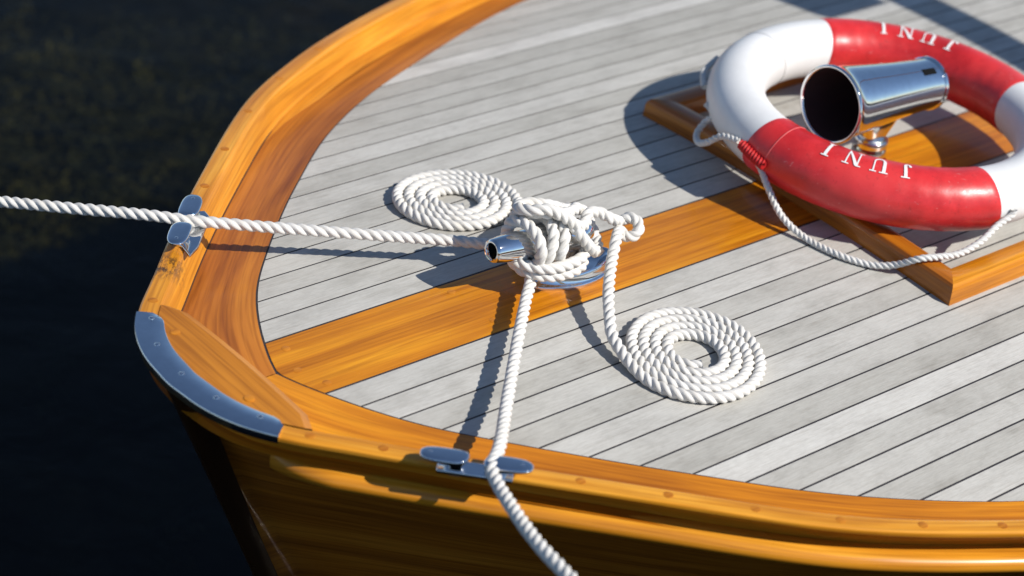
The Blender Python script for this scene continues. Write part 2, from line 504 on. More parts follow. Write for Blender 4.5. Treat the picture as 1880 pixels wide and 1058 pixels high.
# ---- sweeps along the outline (profile in outboard distance d and height z above rail top)
def sweep(name, mat, prof, signs=(1,), parent=None, i0=0, i1=None, closed=False, zrel='rail', umul=1.0, seed=0.0, sharp=28):
    outs = []
    for sign in signs:
        idx = list(range(i0, len(Oc) if i1 is None else i1))
        V = []; U = []
        for i in idx:
            P = Oc[i]; N = On[i]; x = P[0]
            zt = zdeck(P[1]) + hrail(x)
            pr = prof(i, x, zt) if callable(prof) else prof
            vv = 0; last = None
            for (d, z) in pr:
                if last is not None: vv += math.hypot(d - last[0], z - last[1])
                last = (d, z)
                q = P + N * d
                if q[1] < 0: q = np.array([q[0], 0.0])
                V.append((q[0], sign * q[1], zt + z)); U.append((Ol[i] * umul + seed, vv + seed + (3 if sign < 0 else 0)))
        m = len(pr)
        F = grid_faces(len(idx), m, closed_v=closed)
        if sign < 0: F = [f[::-1] for f in F]
        outs.append(mesh(name, V, F, mat, parent or boat, U, True, None, sharp))
    return outs

def bw(x): return max(0.036, 0.048 - 0.02 * max(0, x - 2.0))
def rail_prof(i, x, zt):
    zd = zdeck(Oc[i][1] - 0.04) - zt        # deck level relative to the rail top
    b = bw(x)
    e = 0.0035
    return [(-b - 0.0020, zd - 0.002), (-b - 0.0020, zd + 0.0013), (-b, zd + 0.0018), (-0.031 - e * 0.35, -e * 1.4), (-0.031 + e * 0.2, -e * 0.45), (-0.031 + e, 0.0), (-0.02, 0.0006), (-0.010, 0.0006), (-0.0025 - e * 0.3, 0.0),
            (-0.0006, -e * 0.5), (0.0, -e * 1.1), (-0.0003, -0.0075), (-0.002, -0.0095), (-0.0205, -0.0115), (-0.0245, -0.014), (-0.030, -0.028), (-0.035, -0.042), (-0.040, -0.056), (-0.052, -0.070)]
rails = sweep('toe_rail', M_RAIL, rail_prof, (1, -1), sharp=14)
for ro in rails:
    ro.data.materials.append(M_JOINT)
    npf = len(rail_prof(0, 1.5, 0.0)) - 1
    for fi, f in enumerate(ro.data.polygons):
        if fi % npf < 2: f.material_index = 1
rails[0]['label'] = 'varnished toe rail scuffed beside its chrome mooring chock'
rails[1]['label'] = 'golden varnished toe rail with a row of wooden plugs'

# rubbing strake: half round below the sheer plank
def rub_prof(i, x, zt):
    pr = []
    k = min(1.0, max(0.0, Ol[i] - 0.165) / 0.10) ** 0.5
    for j in range(13):
        a = math.radians(100 - j * 200 / 12)
        pr.append((-0.028 - 0.016 * (1 - k) + 0.024 * k * math.cos(a), -0.0675 + 0.0168 * math.sin(a)))
    return [(-0.066, -0.055)] + pr + [(-0.070, -0.087)]
rubs = sweep('rubbing_strake', M_RAIL, rub_prof, (1, -1), i0=int(np.argmax(Ol > 0.166)), seed=4.0, sharp=60)

# hull skin
def hull(sign):
    zs = [-0.05, -0.07, -0.10, -0.16, -0.23, -0.31, -0.40, -0.52, -0.66, -0.85, -1.05]
    n = 90
    V = []; U = []
    for zi, z in enumerate(zs):
        d = -z
        shift = 0.43 * d + 0.011
        x0 = 1.498 + shift
        for i in range(n):
            t = i / (n - 1)
            x = x0 + (5.35 - x0) * t ** 2.0
            u = x - x0
            xx = x - shift
            y = Oy(xx) * (1 - 0.42 * d) * (u / (u + 0.30 * d)) - 0.028
            y = max(0.002, y - 0.026) if i else 0.002
            zz = zdeck(Oy(x)) + 0.035 - d * 1.0
            V.append((x, sign * y, zz)); U.append((x, z * 0.9 + sign * 2))
    F = grid_faces(len(zs), n)
    if sign > 0: F = [f[::-1] for f in F]
    return mesh('hull_side', V, F, M_HULL, boat, U)
hull(1); hull(-1)
# stem bar: near-black cutwater running down the centreline
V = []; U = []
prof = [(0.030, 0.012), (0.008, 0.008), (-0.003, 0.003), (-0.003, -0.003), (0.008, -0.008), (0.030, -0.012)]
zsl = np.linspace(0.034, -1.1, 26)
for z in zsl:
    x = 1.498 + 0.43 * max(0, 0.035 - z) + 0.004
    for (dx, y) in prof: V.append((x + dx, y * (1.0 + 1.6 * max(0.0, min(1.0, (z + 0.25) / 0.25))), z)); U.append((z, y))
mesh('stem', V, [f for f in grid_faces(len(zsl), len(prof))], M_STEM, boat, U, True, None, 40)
# transom far aft
V = [(5.34, -1.08, -0.05), (5.34, 1.08, -0.05), (5.34, 0.6, -1.0), (5.34, -0.6, -1.0)]
mesh('transom', V, [(0, 1, 2, 3)], M_HULL, boat, [(v[1], v[2]) for v in V])

# ---- breasthook filling the bow between the rails
ri = [Oc[i] - On[i] * 0.030 for i in range(len(Oc)) if 1.0 and (Oc[i] - On[i] * 0.030)[0] <= 1.606 and (Oc[i] - On[i] * 0.030)[1] >= 0]
ri = np.array(ri); ri = ri[np.argsort(ri[:, 1])]
yb = ri[-1][1]
fore = [(1.530, 0.0)] + [tuple(p) for p in ri if p[1] > 0.012]
fr = fore[::-1] + [(x, -y) for x, y in fore[1:]]            # port to starboard along the front
aft = [(1.612 + 0.004 * (1 - (y / yb) ** 2), y) for y in np.linspace(-yb, yb, 13)]
outl = fr + aft[1:-1]
m1 = len(outl)
zt = 0.0458
V = []; U = []
def ztop(y): return zdeck(y) + 0.0457
aft_in = 0.008
for (x, y) in outl: V.append((x, y, ztop(y) + 0.0006)); U.append((y, x))
nfr = len(fr)
F = [tuple(range(m1))[::-1]]
# chamfer then aft face
ch = [outl[0]] and None
edge = [fr[-1]] + aft[1:-1] + [fr[0]]
eid = [nfr - 1] + list(range(nfr, m1)) + [0]
b0 = len(V)
for (x, y) in edge: V.append((x + 0.013, y, ztop(y) - 0.006)); U.append((y, x + 0.02))
b1 = len(V)
for (x, y) in edge: V.append((x + 0.016, y, zdeck(y) - 0.001)); U.append((y, x + 0.06))
for i in range(len(edge) - 1):
    F.append((eid[i], eid[i + 1], b0 + i + 1, b0 + i)); F.append((b0 + i, b0 + i + 1, b1 + i + 1, b1 + i))
breast = fix_normals(mesh('breasthook', V, F, M_BREAST, boat, U, True, None, 25))

def disc_part(name, c, r, h, mat, parent, nrm=(0, 0, 1), n=18):
    V, F, U = lathe([(-0.002, r), (h * 0.6, r), (h, r * 0.85)], c, nrm, n)
    F.append(tuple(2 * n + j for j in range(n)))
    U = [(v[0] * 1.0 + rng.random() * 0.0, v[1]) for v in V]
    return fix_normals(mesh(name, V, F, mat, parent, U, True, None, 35))

# plugs (bungs)
for (x, y) in ((1.577, 0.105), (1.574, -0.084)):
    disc_part('wooden_plug', (x, y, ztop(y) + 0.0007), 0.0075, 0.0004, M_PLUG, breast)
for (x, y) in ((1.732, 0.047), (1.714, -0.008), (1.732, -0.054), (2.045, 0.05), (2.05, -0.045)):
    disc_part('wooden_plug', (x, y, zdeck(y)), 0.0065, 0.0005, M_PLUG, king)
def rail_at(s, d=0.0):
    i = int(np.argmin(np.abs(Ol - s))); P = Oc[i] + On[i] * d
    return i, P, zdeck(Oc[i][1]) + hrail(Oc[i][0])
for sgn, rail, ss in ((-1, rails[0 if False else 1], (0.225, 0.335, 0.60, 0.72, 0.845, 0.965, 1.085, 1.2, 1.32)), (1, rails[0], (0.232, 0.6, 0.74, 0.9, 1.06, 1.22))):
    for s in ss:
        i, P, z = rail_at(s, -0.016)
        disc_part('wooden_plug', (P[0], sgn * P[1], z + 0.0006), 0.0072, 0.0005, M_PLUG, rail)

# ---- polished stem plate capping the bow
idx = [i for i in range(len(Oc)) if Ol[i] <= 0.192]
OUT = [Oc[i] + On[i] * 0.0028 for i in idx]
def wplate(s): 
    t = s / 0.192
    w = 0.044 - 0.006 * t ** 2
    if t > 0.86: w *= max(0.0, 1 - ((t - 0.86) / 0.14) ** 2) ** 0.5 * 0.62 + 0.38
    return w
rows = []
idsym = [-i for i in idx[::-1][:-1]] + idx
V = []; U = []
for k in idsym:
    i = abs(k); sg = -1 if k < 0 else 1
    P = Oc[i]; N = On[i]; w = wplate(Ol[i]); ztp = zdeck(P[1]) + hrail(P[0])
    for (d, z) in ((-w, 0.0), (-w, 0.0022), (-w + 0.0015, 0.0032), (-w * 0.5, 0.0034), (-0.002, 0.0033), (0.0012, 0.0029), (0.0022, 0.0018), (0.0024, -0.002), (0.0016, -0.0105), (-0.001, -0.0105)):
        q = P + N * d
        if i == 0: q[1] = 0
        V.append((q[0], sg * q[1], ztp + z)); U.append((sg * Ol[i], d))
n_ = 10
F = grid_faces(len(idsym), n_)
F.append(tuple(range(n_))); F.append(tuple((len(idsym) - 1) * n_ + j for j in range(n_))[::-1])
plate = fix_normals(mesh('stem_plate', V, F, M_CHROME, boat, U, True, None, 40))
plate['label'] = 'polished metal stem plate curved round the bow with five screws'
def screw(c, r, parent, nrm=(0, 0, 1)):
    c = np.array(c, float)
    prof = [(-0.001, r), (0.0004, r), (0.0011, r * 0.8), (0.0015, r * 0.45), (0.0016, 0.0001)]
    V, F, U = lathe(prof, c, nrm, 14)
    return fix_normals(mesh('screw', V, F, M_CHROME, parent, U))
for (x, y) in ((1.566, 0.150), (1.535, 0.087), (1.524, 0.008), (1.533, -0.064), (1.560, -0.130)):
    screw((x, y, zdeck(y) + 0.0492), 0.0042, plate)

# ---- mooring chocks on the rails
def chock(sgn, center, tang, zt, label):
    t = np.array(tang, float); t /= np.linalg.norm(t)
    out = np.array([-t[1], t[0]]) * (1 if sgn > 0 else -1)
    if out @ np.array([-1, sgn]) < 0: out = -out
    c = np.array(center, float)
    def fr(a, b, z): 
        q = c + t * a + out * b
        return (q[0], q[1], zt + z)
    if sgn > 0: o2 = [(-0.045, 0.014), (-0.050, -0.006), (-0.076, -0.024), (-0.045, -0.031), (0.045, -0.031), (0.062, -0.020), (0.050, 0.014)]
    else: o2 = [(-0.052, 0.013), (-0.052, -0.016), (0.052, -0.016), (0.052, 0.013)]
    V, F, U = prism(o2, 0.0, 0.0075, fr)
    base = bevel(fix_normals(mesh('mooring_chock', V, F, M_CHROME, boat, U, True, None, 30)), 0.0025, 3)
    base['label'] = label
    for s in (-1, 1):
        lay = [(0.0, 0.031, 0.019, 0.0120), (0.008, 0.030, 0.0165, 0.0105), (0.015, 0.032, 0.018, 0.0112), (0.0205, 0.038, 0.0255, 0.0138), (0.0240, 0.0465, 0.0350, 0.0155),
               (0.0262, 0.0485, 0.0368, 0.0162), (0.0285, 0.0485, 0.0368, 0.0162), (0.0302, 0.0482, 0.0355, 0.0150), (0.0312, 0.0480, 0.0325, 0.0125), (0.0317, 0.0478, 0.0260, 0.0085), (0.0318, 0.0478, 0.012, 0.003)]
        V = []; U = []; m = 36
        for (z, c0, hl, hw) in lay:
            z *= 0.82
            for j in range(m):
                an = 2 * PI * j / m; ca, sa = math.cos(an), math.sin(an)
                pa = 0.62 if ca > 0 else 0.45
                a = c0 + hl * math.copysign(abs(ca) ** pa, ca) * 1.0
                b_ = hw * math.copysign(abs(sa) ** 0.72, sa) * (1.0 - 0.10 * max(0, ca))
                a -= 0.25 * b_ * s * (1 if ca < 0 else 0) * min(1, -ca * 2) * 0.8
                V.append(fr(s * a * 0.90, b_, z)); U.append((z, j / m))
        F = grid_faces(len(lay), m, closed_v=True); F.append(tuple((len(lay) - 1) * m + j for j in range(m)))
        fix_normals(mesh('horn', V, F, M_CHROME, base, U, True, None, 50))
        screw(fr(s * 0.062, 0.0, 0.0254), 0.0028, base)
    return base
iS, PS, zS = rail_at(0.462, -0.004)
tS = Oc[iS + 1] - Oc[iS - 1]
chock(-1, (1.742, -0.371), (tS[0], -tS[1]), zS, 'chrome open mooring chock with two flat horns')
iP, PP, zP = rail_at(0.430, -0.020)
tP = Oc[iP + 1] - Oc[iP - 1]
chock(1, (1.748, 0.343), (tP[0], tP[1]), zP, 'chrome open mooring chock beside a scuffed patch of rail')
print('chock', PS, zS, PP, zP)

# ---- horn cleat on the king plank
mb = MB()
oval = [(0.088 * math.cos(a) * (1.0), 0.042 * math.sin(a) * (1 - 0.25 * abs(math.cos(a)) ** 2)) for a in np.linspace(0, 2 * PI, 40, endpoint=False)]
V = []; U = []
rings = [(1.0, 0.0), (1.0, 0.004), (0.985, 0.006), (0.95, 0.007), (0.91, 0.009), (0.885, 0.018), (0.86, 0.023), (0.81, 0.0245), (0.75, 0.022), (0.66, 0.014), (0.58, 0.011), (0.44, 0.012), (0.34, 0.020), (0.30, 0.036), (0.32, 0.055), (0.36, 0.066)]
for (k, z) in rings:
    for (x, y) in oval:
        if k < 0.5:
            t = (0.5 - k) / 0.2; t = min(1, t)
            a = math.atan2(y / 0.036, x / 0.082)
            rr = 0.026 * (k / 0.44); xx = (k * x) * (1 - t) + rr * math.cos(a) * t * 1.3; yy = (k * y) * (1 - t) + rr * math.sin(a) * t
            V.append((2.250 + xx - 0.03 * (t if True else 0), yy, z))
        else: V.append((2.250 + k * x, k * y, z))
        U.append((x, y))
F = grid_faces(len(rings), len(oval), closed_v=True)
cleat = fix_normals(mesh('horn_cleat', V, F, M_CHROME, boat, U, True, None, 60))
cleat['label'] = 'chrome horn cleat with hollow tapered arms on an oval foot'
# arms: hollow, flaring gently upward to the tips
def arm(tip, root, r_tip, r_root, hollow):
    ax = np.array(root) - np.array(tip); L = np.linalg.norm(ax)
    if hollow:
        prof = [(0.035, r_tip * 0.5), (0.012, r_tip * 0.60), (0.002, r_tip * 0.63), (-0.0005, r_tip * 0.70), (-0.001, r_tip * 0.82), (0.0005, r_tip * 0.94), (0.004, r_tip * 1.0)]
    else:
        prof = [(-0.004, 0.0002), (-0.003, r_tip * 0.5), (0.0, r_tip * 0.8), (0.006, r_tip)]
    for k in range(1, 11):
        t = k / 10; prof.append((L * t, r_tip + (r_root - r_tip) * (1 - (1 - t) ** 2.6)))
    V, F, U = lathe(prof, tip, ax, 40)
    return fix_normals(mesh('cleat_arm', V, F, M_CHROME, cleat, U, True, None, 45))
ARM_A = ((2.070, 0.0, 0.0925), (2.245, 0.0, 0.073))
arm(ARM_A[0], ARM_A[1], 0.0186, 0.0262, True)
arm((2.270, 0.0, 0.077), (2.235, 0.0, 0.073), 0.016, 0.0245, False)
V, F, U = lathe([(0.0, 0.0109), (0.0002, 0.0001)], (2.092, 0.0, 0.0900), (-1, 0, 0.11), 24)  # near-black disc painted as the shade down the hollow arm
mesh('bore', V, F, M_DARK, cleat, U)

# ---- hatch coaming: a raised frame of varnished bars
def bar(name, p0, p1, miter0, miter1, inward):
    """profile across the bar: x = distance inward from the outer face"""
    prof = [(0.0, 0.0), (0.0012, 0.024), (0.003, 0.030), (0.007, 0.0345), (0.013, 0.036), (0.034, 0.0355), (0.042, 0.033), (0.046, 0.028), (0.047, 0.0)]
    p0 = np.array(p0, float); p1 = np.array(p1, float); d = p1 - p0; L = np.linalg.norm(d); d /= L
    inn = np.array(inward, float)
    V = []; U = []; n = 24
    for i in range(n):
        t = i / (n - 1)
        for (a, z) in prof:
            s = t * L
            s0 = a * miter0; s1 = L - a * miter1
            s = s0 + (s1 - s0) * t
            q = p0 + d * s + inn * a
            zb = zdeck(q[1]) if not isinstance(miter0, str) else 0
            V.append((q[0], q[1], zb - (0.002 if z == 0 else 0) + z)); U.append((s, a + z))
    F = grid_faces(n, len(prof))
    m = len(prof)
    F.append(tuple(range(m))); F.append(tuple((n - 1) * m + j for j in range(m))[::-1])
    return V, F, U
X0, Yb, X1 = 2.745, 0.366, 3.22
coam = None
V, F, U = bar('front_bar', (X0, Yb), (X0, -Yb), 1, 1, (1, 0))
coam = fix_normals(mesh('hatch_coaming', V, F, M_COAM, boat, U, True, None, 30))
coam['label'] = 'low varnished wooden coaming under the lifebuoy'
for sg in (1, -1):
    V, F, U = bar('side_bar', (X0 - 0.0004, sg * Yb), (X1, sg * Yb), 1, 0, (0, -sg))
    fix_normals(mesh('side_bar', V, F, M_KING if sg < 0 else M_COAM, coam, U, True, None, 30))

# ---- chrome signal horn inside the buoy
HM = np.array([2.838, 0.027, 0.147]); HT = np.array([3.098, 0.027, 0.129])
hax = HT - HM; HL = np.linalg.norm(hax); hax /= HL
horn_base = np.array([2.972, 0.027, 0.0])
prof = [(0.0, 0.0378)]
V, F, U = lathe([(0.0, 0.040), (0.004, 0.040), (0.0065, 0.038), (0.0075, 0.033), (0.008, 0.026), (0.014, 0.0245), (0.017, 0.028), (0.021, 0.0305), (0.034, 0.0305), (0.037, 0.0285), (0.039, 0.0285), (0.042, 0.0305), (0.050, 0.0305), (0.053, 0.028), (0.055, 0.022)], horn_base, (0, 0, 1), 40)
F.append(tuple(14 * 40 + j for j in range(40)))
hb = fix_normals(mesh('signal_horn', V, F, M_CHROME, boat, U, True, None, 40))
hb['label'] = 'chrome signal horn with wide dark mouth on a round pedestal'
for a in (0.4, 2.5, 4.6):
    screw(horn_base + np.array([0.034 * math.cos(a), 0.034 * math.sin(a), 0.0052]), 0.0035, hb)
# saddle bracket
V = []; U = []; n = 8
for i in range(n):
    t = i / (n - 1); z = 0.050 + 0.038 * t
    hx = 0.022 + 0.022 * t; hy = 0.018 + 0.004 * t
    for j in range(24):
        a = 2 * PI * j / 24
        ca, sa = math.cos(a), math.sin(a)
        V.append((horn_base[0] + 0.008 * t + hx * math.copysign(abs(ca) ** 0.7, ca), horn_base[1] + hy * math.copysign(abs(sa) ** 0.7, sa), z - 0.004 * t * 0)); U.append((t, j / 24))
F = grid_faces(n, 24, closed_v=True)
fix_normals(mesh('bracket', V, F, M_CHROME, hb, U, True, None, 45))
rm, rt_ = 0.0655, 0.0455
def rb(t): return rm + (rt_ - rm) * (1 - (1 - t) ** 1.25)
prof = [(0.004, rm - 0.0035), (0.0012, rm - 0.003), (-0.001, rm - 0.001), (-0.0015, rm + 0.001), (0.0, rm + 0.0032), (0.003, rm + 0.0036), (0.0055, rm + 0.0018)]
for k in range(1, 20):
    t = k / 20; prof.append((HL * (0.03 + 0.93 * t), rb(t)))
prof += [(HL - 0.008, rt_ + 0.0002), (HL - 0.0065, rt_ + 0.0026), (HL - 0.002, rt_ + 0.003), (HL, rt_ + 0.0005), (HL + 0.003, rt_ * 0.9), (HL + 0.006, rt_ * 0.7), (HL + 0.009, rt_ * 0.35), (HL + 0.0095, 0.0005)]
V, F, U = lathe(prof, HM, hax, 64)
trump = fix_normals(mesh('trumpet', V, F, M_CHROME, hb, U, True, None, 50))
V, F, U = lathe([(0.0042, rm - 0.0030), (0.03, rm - 0.006), (0.10, rm * 0.78), (0.17, rm * 0.55), (0.22, 0.02), (0.24, 0.0005)], HM, hax, 48)
mesh('throat', V, F, simple('horn_throat', (0.10, 0.07, 0.07), 0.35, 0.6), hb, U)
# slot near the tail: near-black patch on the shell, painted as a shaded opening
e1 = np.cross(hax, [0, 0, 1.0]); e1 /= np.linalg.norm(e1); e2 = np.cross(e1, hax)
V = []; U = []; ns, na = 14, 8
for i in range(ns):
    for j in range(na):
        s = HL * (0.775 + 0.135 * i / (ns - 1)); tt = (s / HL - 0.03) / 0.93
        ph = math.radians(58 + 15 * (j / (na - 1) - 0.5))
        q = HM + hax * s + (rb(min(1, tt)) + 0.0006) * (math.cos(ph) * e1 * 1.0 + math.sin(ph) * e2)
        V.append(q); U.append((i, j))
mesh('slot', V, grid_faces(ns, na), M_DARK, hb, U)

# ---- unseen bar and panel added abaft the hatch to cast shadow across the deck
H = 1.05
caster_mb = MB()
def box(mbx, c, s):
    x, y, z = c; a, b, d = s[0] / 2, s[1] / 2, s[2] / 2
    V = [(x + i * a, y + j * b, z + k * d) for i in (-1, 1) for j in (-1, 1) for k in (-1, 1)]
    F = [(0, 1, 3, 2), (4, 6, 7, 5), (0, 4, 5, 1), (2, 3, 7, 6), (0, 2, 6, 4), (1, 5, 7, 3)]
    mbx.add(V, F, [(v[0] + v[2], v[1]) for v in V])
SUN = np.array([0.42, -0.99, 1.0])
# caster bar, set from the deck shadow points raised along the sun direction
pa = np.array([3.667, 0.55, 0.0]) + SUN * H; pb = np.array([3.585, 0.0, 0.0]) + SUN * H
dd = (pb - pa) / np.linalg.norm(pb - pa)
pa2 = pa - dd * 0.62; pb2 = pb + dd * 0.30
pth = np.array([pa2 + (pb2 - pa2) * t for t in np.linspace(0, 1, 6)])
nn = np.array([-dd[1], dd[0], 0])
V = []; U = []
for p in pth:
    for (a, z) in ((-0.045, -0.012), (0.045, -0.012), (0.045, 0.012), (-0.045, 0.012)):
        q = p + nn * a; V.append((q[0], q[1], q[2] + z)); U.append((np.linalg.norm(p - pa2), a + z))
F = grid_faces(len(pth), 4, closed_v=True); F.append((0, 1, 2, 3)); F.append(tuple(len(V) - 4 + j for j in range(4)))
caster = fix_normals(mesh('shadow_caster', V, F, M_COAM, boat, U, True, None, 30))
for p in (pa2 + dd * 0.05, pb2 - dd * 0.03):
    mbp = MB(); box(mbp, (p[0] + 0.02, p[1], (p[2] - 0.012) / 2 - 0.03), (0.03, 0.03, p[2] + 0.03))
    mbp.build('caster_post', M_COAM, caster)
mbq = MB()
q0 = np.array([3.505, 0.63, 0.0]) + SUN * H
box(mbq, (q0[0], q0[1], q0[2]), (0.17, 0.24, 0.03))  # panel added to cast the broader shadow patch
mbq.build('caster_panel', M_COAM, caster)

# ------------------------------------------------------------------ lifebuoy
RC = np.array([2.985, 0.007, 0.0935]); RN = np.array([0.010, -0.024, 1.0]); RN /= np.linalg.norm(RN)
RR, rr = 0.273, 0.0513
E1 = np.array([1, 0, -RN[0]]); E1 /= np.linalg.norm(E1); E2 = np.cross(RN, E1)
def ringpt(ud, vd, r=rr):
    u, v = math.radians(ud), math.radians(vd)
    e = math.cos(u) * E1 + math.sin(u) * E2
    return RC + e * (RR + r * math.cos(v)) + RN * r * math.sin(v)
buoy = thing('lifebuoy', (2.985, 0.007, 0.035), 'red and white lifebuoy lettered JUNI lying on the wooden coaming around the chrome horn', 'lifebuoy')
nu, nv = 160, 48
V = [ringpt(360 * i / nu, 360 * j / nv) for i in range(nu) for j in range(nv)]
U = [(i / nu, j / nv) for i in range(nu) for j in range(nv)]
body = fix_normals(mesh('ring', V, grid_faces(nu, nv, True, True), M_WHITE, buoy, U))
def band(u0, u1):
    nb = 70
    V = []; U = []
    for i in range(nb):
        t = i / (nb - 1)
        for j in range(nv):
            edge = min(i, nb - 1 - i)
            r = rr + (0.0016 if edge > 0 else 0.0002)
            vv = 360 * j / nv
            skew = 2.0 * math.sin(math.radians(vv))
            uu = u0 + (u1 - u0) * (t if 0 < i < nb - 1 else t)
            r += 0.00025 * math.sin(uu * 0.9 + vv * 0.05) * math.sin(vv * 0.031 + 1) * (1 if edge > 2 else 0)
            V.append(ringpt(uu + skew * (1 - 2 * t), vv, r)); U.append((t, j / nv))
    return fix_normals(mesh('red_band', V, grid_faces(nb, nv, closed_v=True), M_RED, buoy, U, True, None, 60))
near = band(172.5, 257.0); far = band(-17.5, 72.0)
# seam stitched round the near band
V, F, U = tube_mesh(np.array([ringpt(181.5 + 1.5 * math.sin(math.radians(v)), v, rr + 0.0016) for v in np.linspace(-100, 250, 60)]), 0.0011, 8)
mesh('seam', V, F, simple('seam_thread', (0.60, 0.10, 0.10), 0.6), near, U)

V, F, U = tube_mesh(np.array([ringpt(101 + 1.0 * math.sin(math.radians(v)), v, rr) for v in np.linspace(-60, 230, 50)]), 0.0008, 8)
mesh('seam', V, F, simple('seam_grey', (0.42, 0.42, 0.43), 0.6), body, U)
# lettering: serif capitals built as polygons on the tube
def rect(x0, y0, x1, y1): return [(x0, y0), (x1, y0), (x1, y1), (x0, y1)]
def glyph(ch):
    s = []   # unit height 1
    if ch == 'I':
        s = [rect(0.11, 0.05, 0.27, 0.95), rect(0, 0, 0.38, 0.06), rect(0, 0.94, 0.38, 1)]; w = 0.38
    elif ch == 'N':
        s = [rect(0.13, 0.05, 0.20, 0.95), rect(0, 0, 0.33, 0.06), rect(0.0, 0.94, 0.24, 1), rect(0.70, 0.0, 0.77, 0.95), rect(0.57, 0.94, 0.90, 1),
             [(0.10, 0.97), (0.72, 0.0), (0.77, 0.0), (0.77, 0.10), (0.29, 0.97)]]; w = 0.9
    elif ch == 'U':
        s = [rect(0.11, 0.32, 0.27, 0.95), rect(0, 0.94, 0.40, 1), rect(0.66, 0.32, 0.73, 0.95), rect(0.54, 0.94, 0.86, 1)]
        n = 16
        for i in range(n):
            a0 = PI + PI * i / n; a1 = PI + PI * (i + 1) / n
            def pt(a, inner):
                cx, cy = 0.42, 0.32
                rx, ry = ((0.15 + 0.09 * (a - PI) / PI), 0.24) if inner else (0.31, 0.34)
                return (cx + rx * math.cos(a), cy + ry * math.sin(a))
            s.append([pt(a0, 0), pt(a1, 0), pt(a1, 1), pt(a0, 1)])
        w = 0.86
    else:  # J
        s = [rect(0.24, 0.20, 0.40, 0.95), rect(0.12, 0.94, 0.54, 1), [(0.07 + 0.085 * math.cos(2 * PI * q / 12), 0.19 + 0.085 * math.sin(2 * PI * q / 12)) for q in range(12)]]
        n = 10
        for i in range(n):
            a0 = PI + 0.25 + (PI - 0.25) * i / n; a1 = PI + 0.25 + (PI - 0.25) * (i + 1) / n
            def pt(a, inner):
                k = (a - PI) / PI
                cx, cy = 0.20, 0.20
                rx, ry = (0.12 + 0.0 * k - 0.08 * 0, 0.13 + 0.05 * (1 - k)) if inner else (0.20, 0.21)
                if inner: rx, ry = 0.115 - 0.075 * k, 0.115
                return (cx + rx * math.cos(a), cy + ry * math.sin(a))
            s.append([pt(a0, 0), pt(a1, 0), pt(a1, 1), pt(a0, 1)])
        w = 0.56
    return s, w
def lettering(parent, u_center, v_center, udir, vdir, h, pitch):
    mbl = MB()
    for k, ch in enumerate('JUNI'):
        polys, w = glyph(ch)
        xc = (k - 1.5) * pitch
        bm = bmesh.new()
        for p in polys:
            vs = [bm.verts.new((x * h * 0.98 - w * h * 0.49 + xc, (y - 0.5) * h, 0)) for x, y in p]
            bm.faces.new(vs)
        bmesh.ops.triangulate(bm, faces=bm.faces[:])
        for _ in range(3):
            ed = [e for e in bm.edges if e.calc_length() > 0.0022]
            if ed: bmesh.ops.subdivide_edges(bm, edges=ed, cuts=1)
            bmesh.ops.triangulate(bm, faces=bm.faces[:])
        bm.verts.index_update()
        V = []
        for v in bm.verts:
            vd = v_center + vdir * math.degrees(v.co.y / rr)
            R = RR + rr * math.cos(math.radians(vd))
            ud = u_center + udir * math.degrees(v.co.x / (RR + rr * math.cos(math.radians(v_center))))
            V.append(ringpt(ud, vd, rr + 0.0030))
        F = [tuple(v.index for v in f.verts) for f in bm.faces]
        bm.free()
        mbl.add(V, F)
    return fix_normals(mbl.build('lettering', M_LETTER, parent, sharp=None))
lettering(near, 211.8, 79, -1, -1, 0.034, 0.0440)
lettering(far, 33.2, 99, 1, 1, 0.034, 0.0425)

# grab line hanging round the buoy
RG = 0.0062
g1 = [ringpt(173.5, 2, rr + 0.006), (2.6655, 0.015, 0.083), (2.657, -0.021, 0.060), (2.655, -0.065, 0.026), (2.664, -0.112, 0.008), (2.680, -0.183, 0.0045), (2.707, -0.229, 0.0035),
      (2.7275, -0.256, 0.012), (2.7475, -0.289, 0.036), (2.775, -0.303, 0.0385), (2.812, -0.315, 0.040), (2.857, -0.320, 0.053), (2.900, -0.316, 0.070), (2.932, -0.318, 0.084), ringpt(-99.0, 5, rr + 0.004)]
rope_mesh('grab_line', catmull(g1, 0.002), M_LINE, buoy, RG, 0.030, 18)
g2 = [ringpt(170.5, 6, rr + 0.004), (2.660, 0.100, 0.095), (2.656, 0.126, 0.072), (2.672, 0.160, 0.052), (2.700, 0.190, 0.050), (2.716, 0.192, 0.064), (2.722, 0.180, 0.085), ringpt(143, -8, rr + 0.002)]
rope_mesh('grab_line', catmull(g2, 0.002), M_LINE, buoy, RG, 0.030, 18)
g3 = [ringpt(133, -5, rr + 0.004), ringpt(130, 0, rr + 0.008), ringpt(126, 4, rr + 0.011), ringpt(120, 2, rr + 0.008), ringpt(114, 4, rr + 0.005)]
rope_mesh('grab_line', catmull(g3, 0.002), M_LINE, buoy, RG, 0.030, 18)
lash = [ringpt(172.0 + 10.5 * t, 6 - 10 * t, rr + 0.006) for t in np.linspace(0, 1, 8)]
lashing = rope_mesh('lashing', catmull(lash, 0.0015), M_REDROPE, buoy, 0.0095, 0.020, 18)
lashing['label'] = 'red painted rope lashing'

# ------------------------------------------------------------------ mooring ropes
RP = 0.0096
def spiral(center, R0, turns, spacing, th0, ell=1.0, ellang=0.0, zoff=0.0):
    pts = []
    n = int(turns * 60)
    for i in range(n + 1):
        k = i / 60
        R = R0 - spacing * k
        th = th0 + 2 * PI * k
        x, y = R * math.cos(th), R * math.sin(th)
        ca, sa = math.cos(ellang), math.sin(ellang)
        a, b = x * ca + y * sa, -x * sa + y * ca
        a *= ell
        x, y = a * ca - b * sa, a * sa + b * ca
        X, Y = center[0] + x, center[1] + y
        pts.append((X, Y, zdeck(Y) + RP * 0.97 + 0.0006 * math.sin(9 * th) + zoff))
    return pts

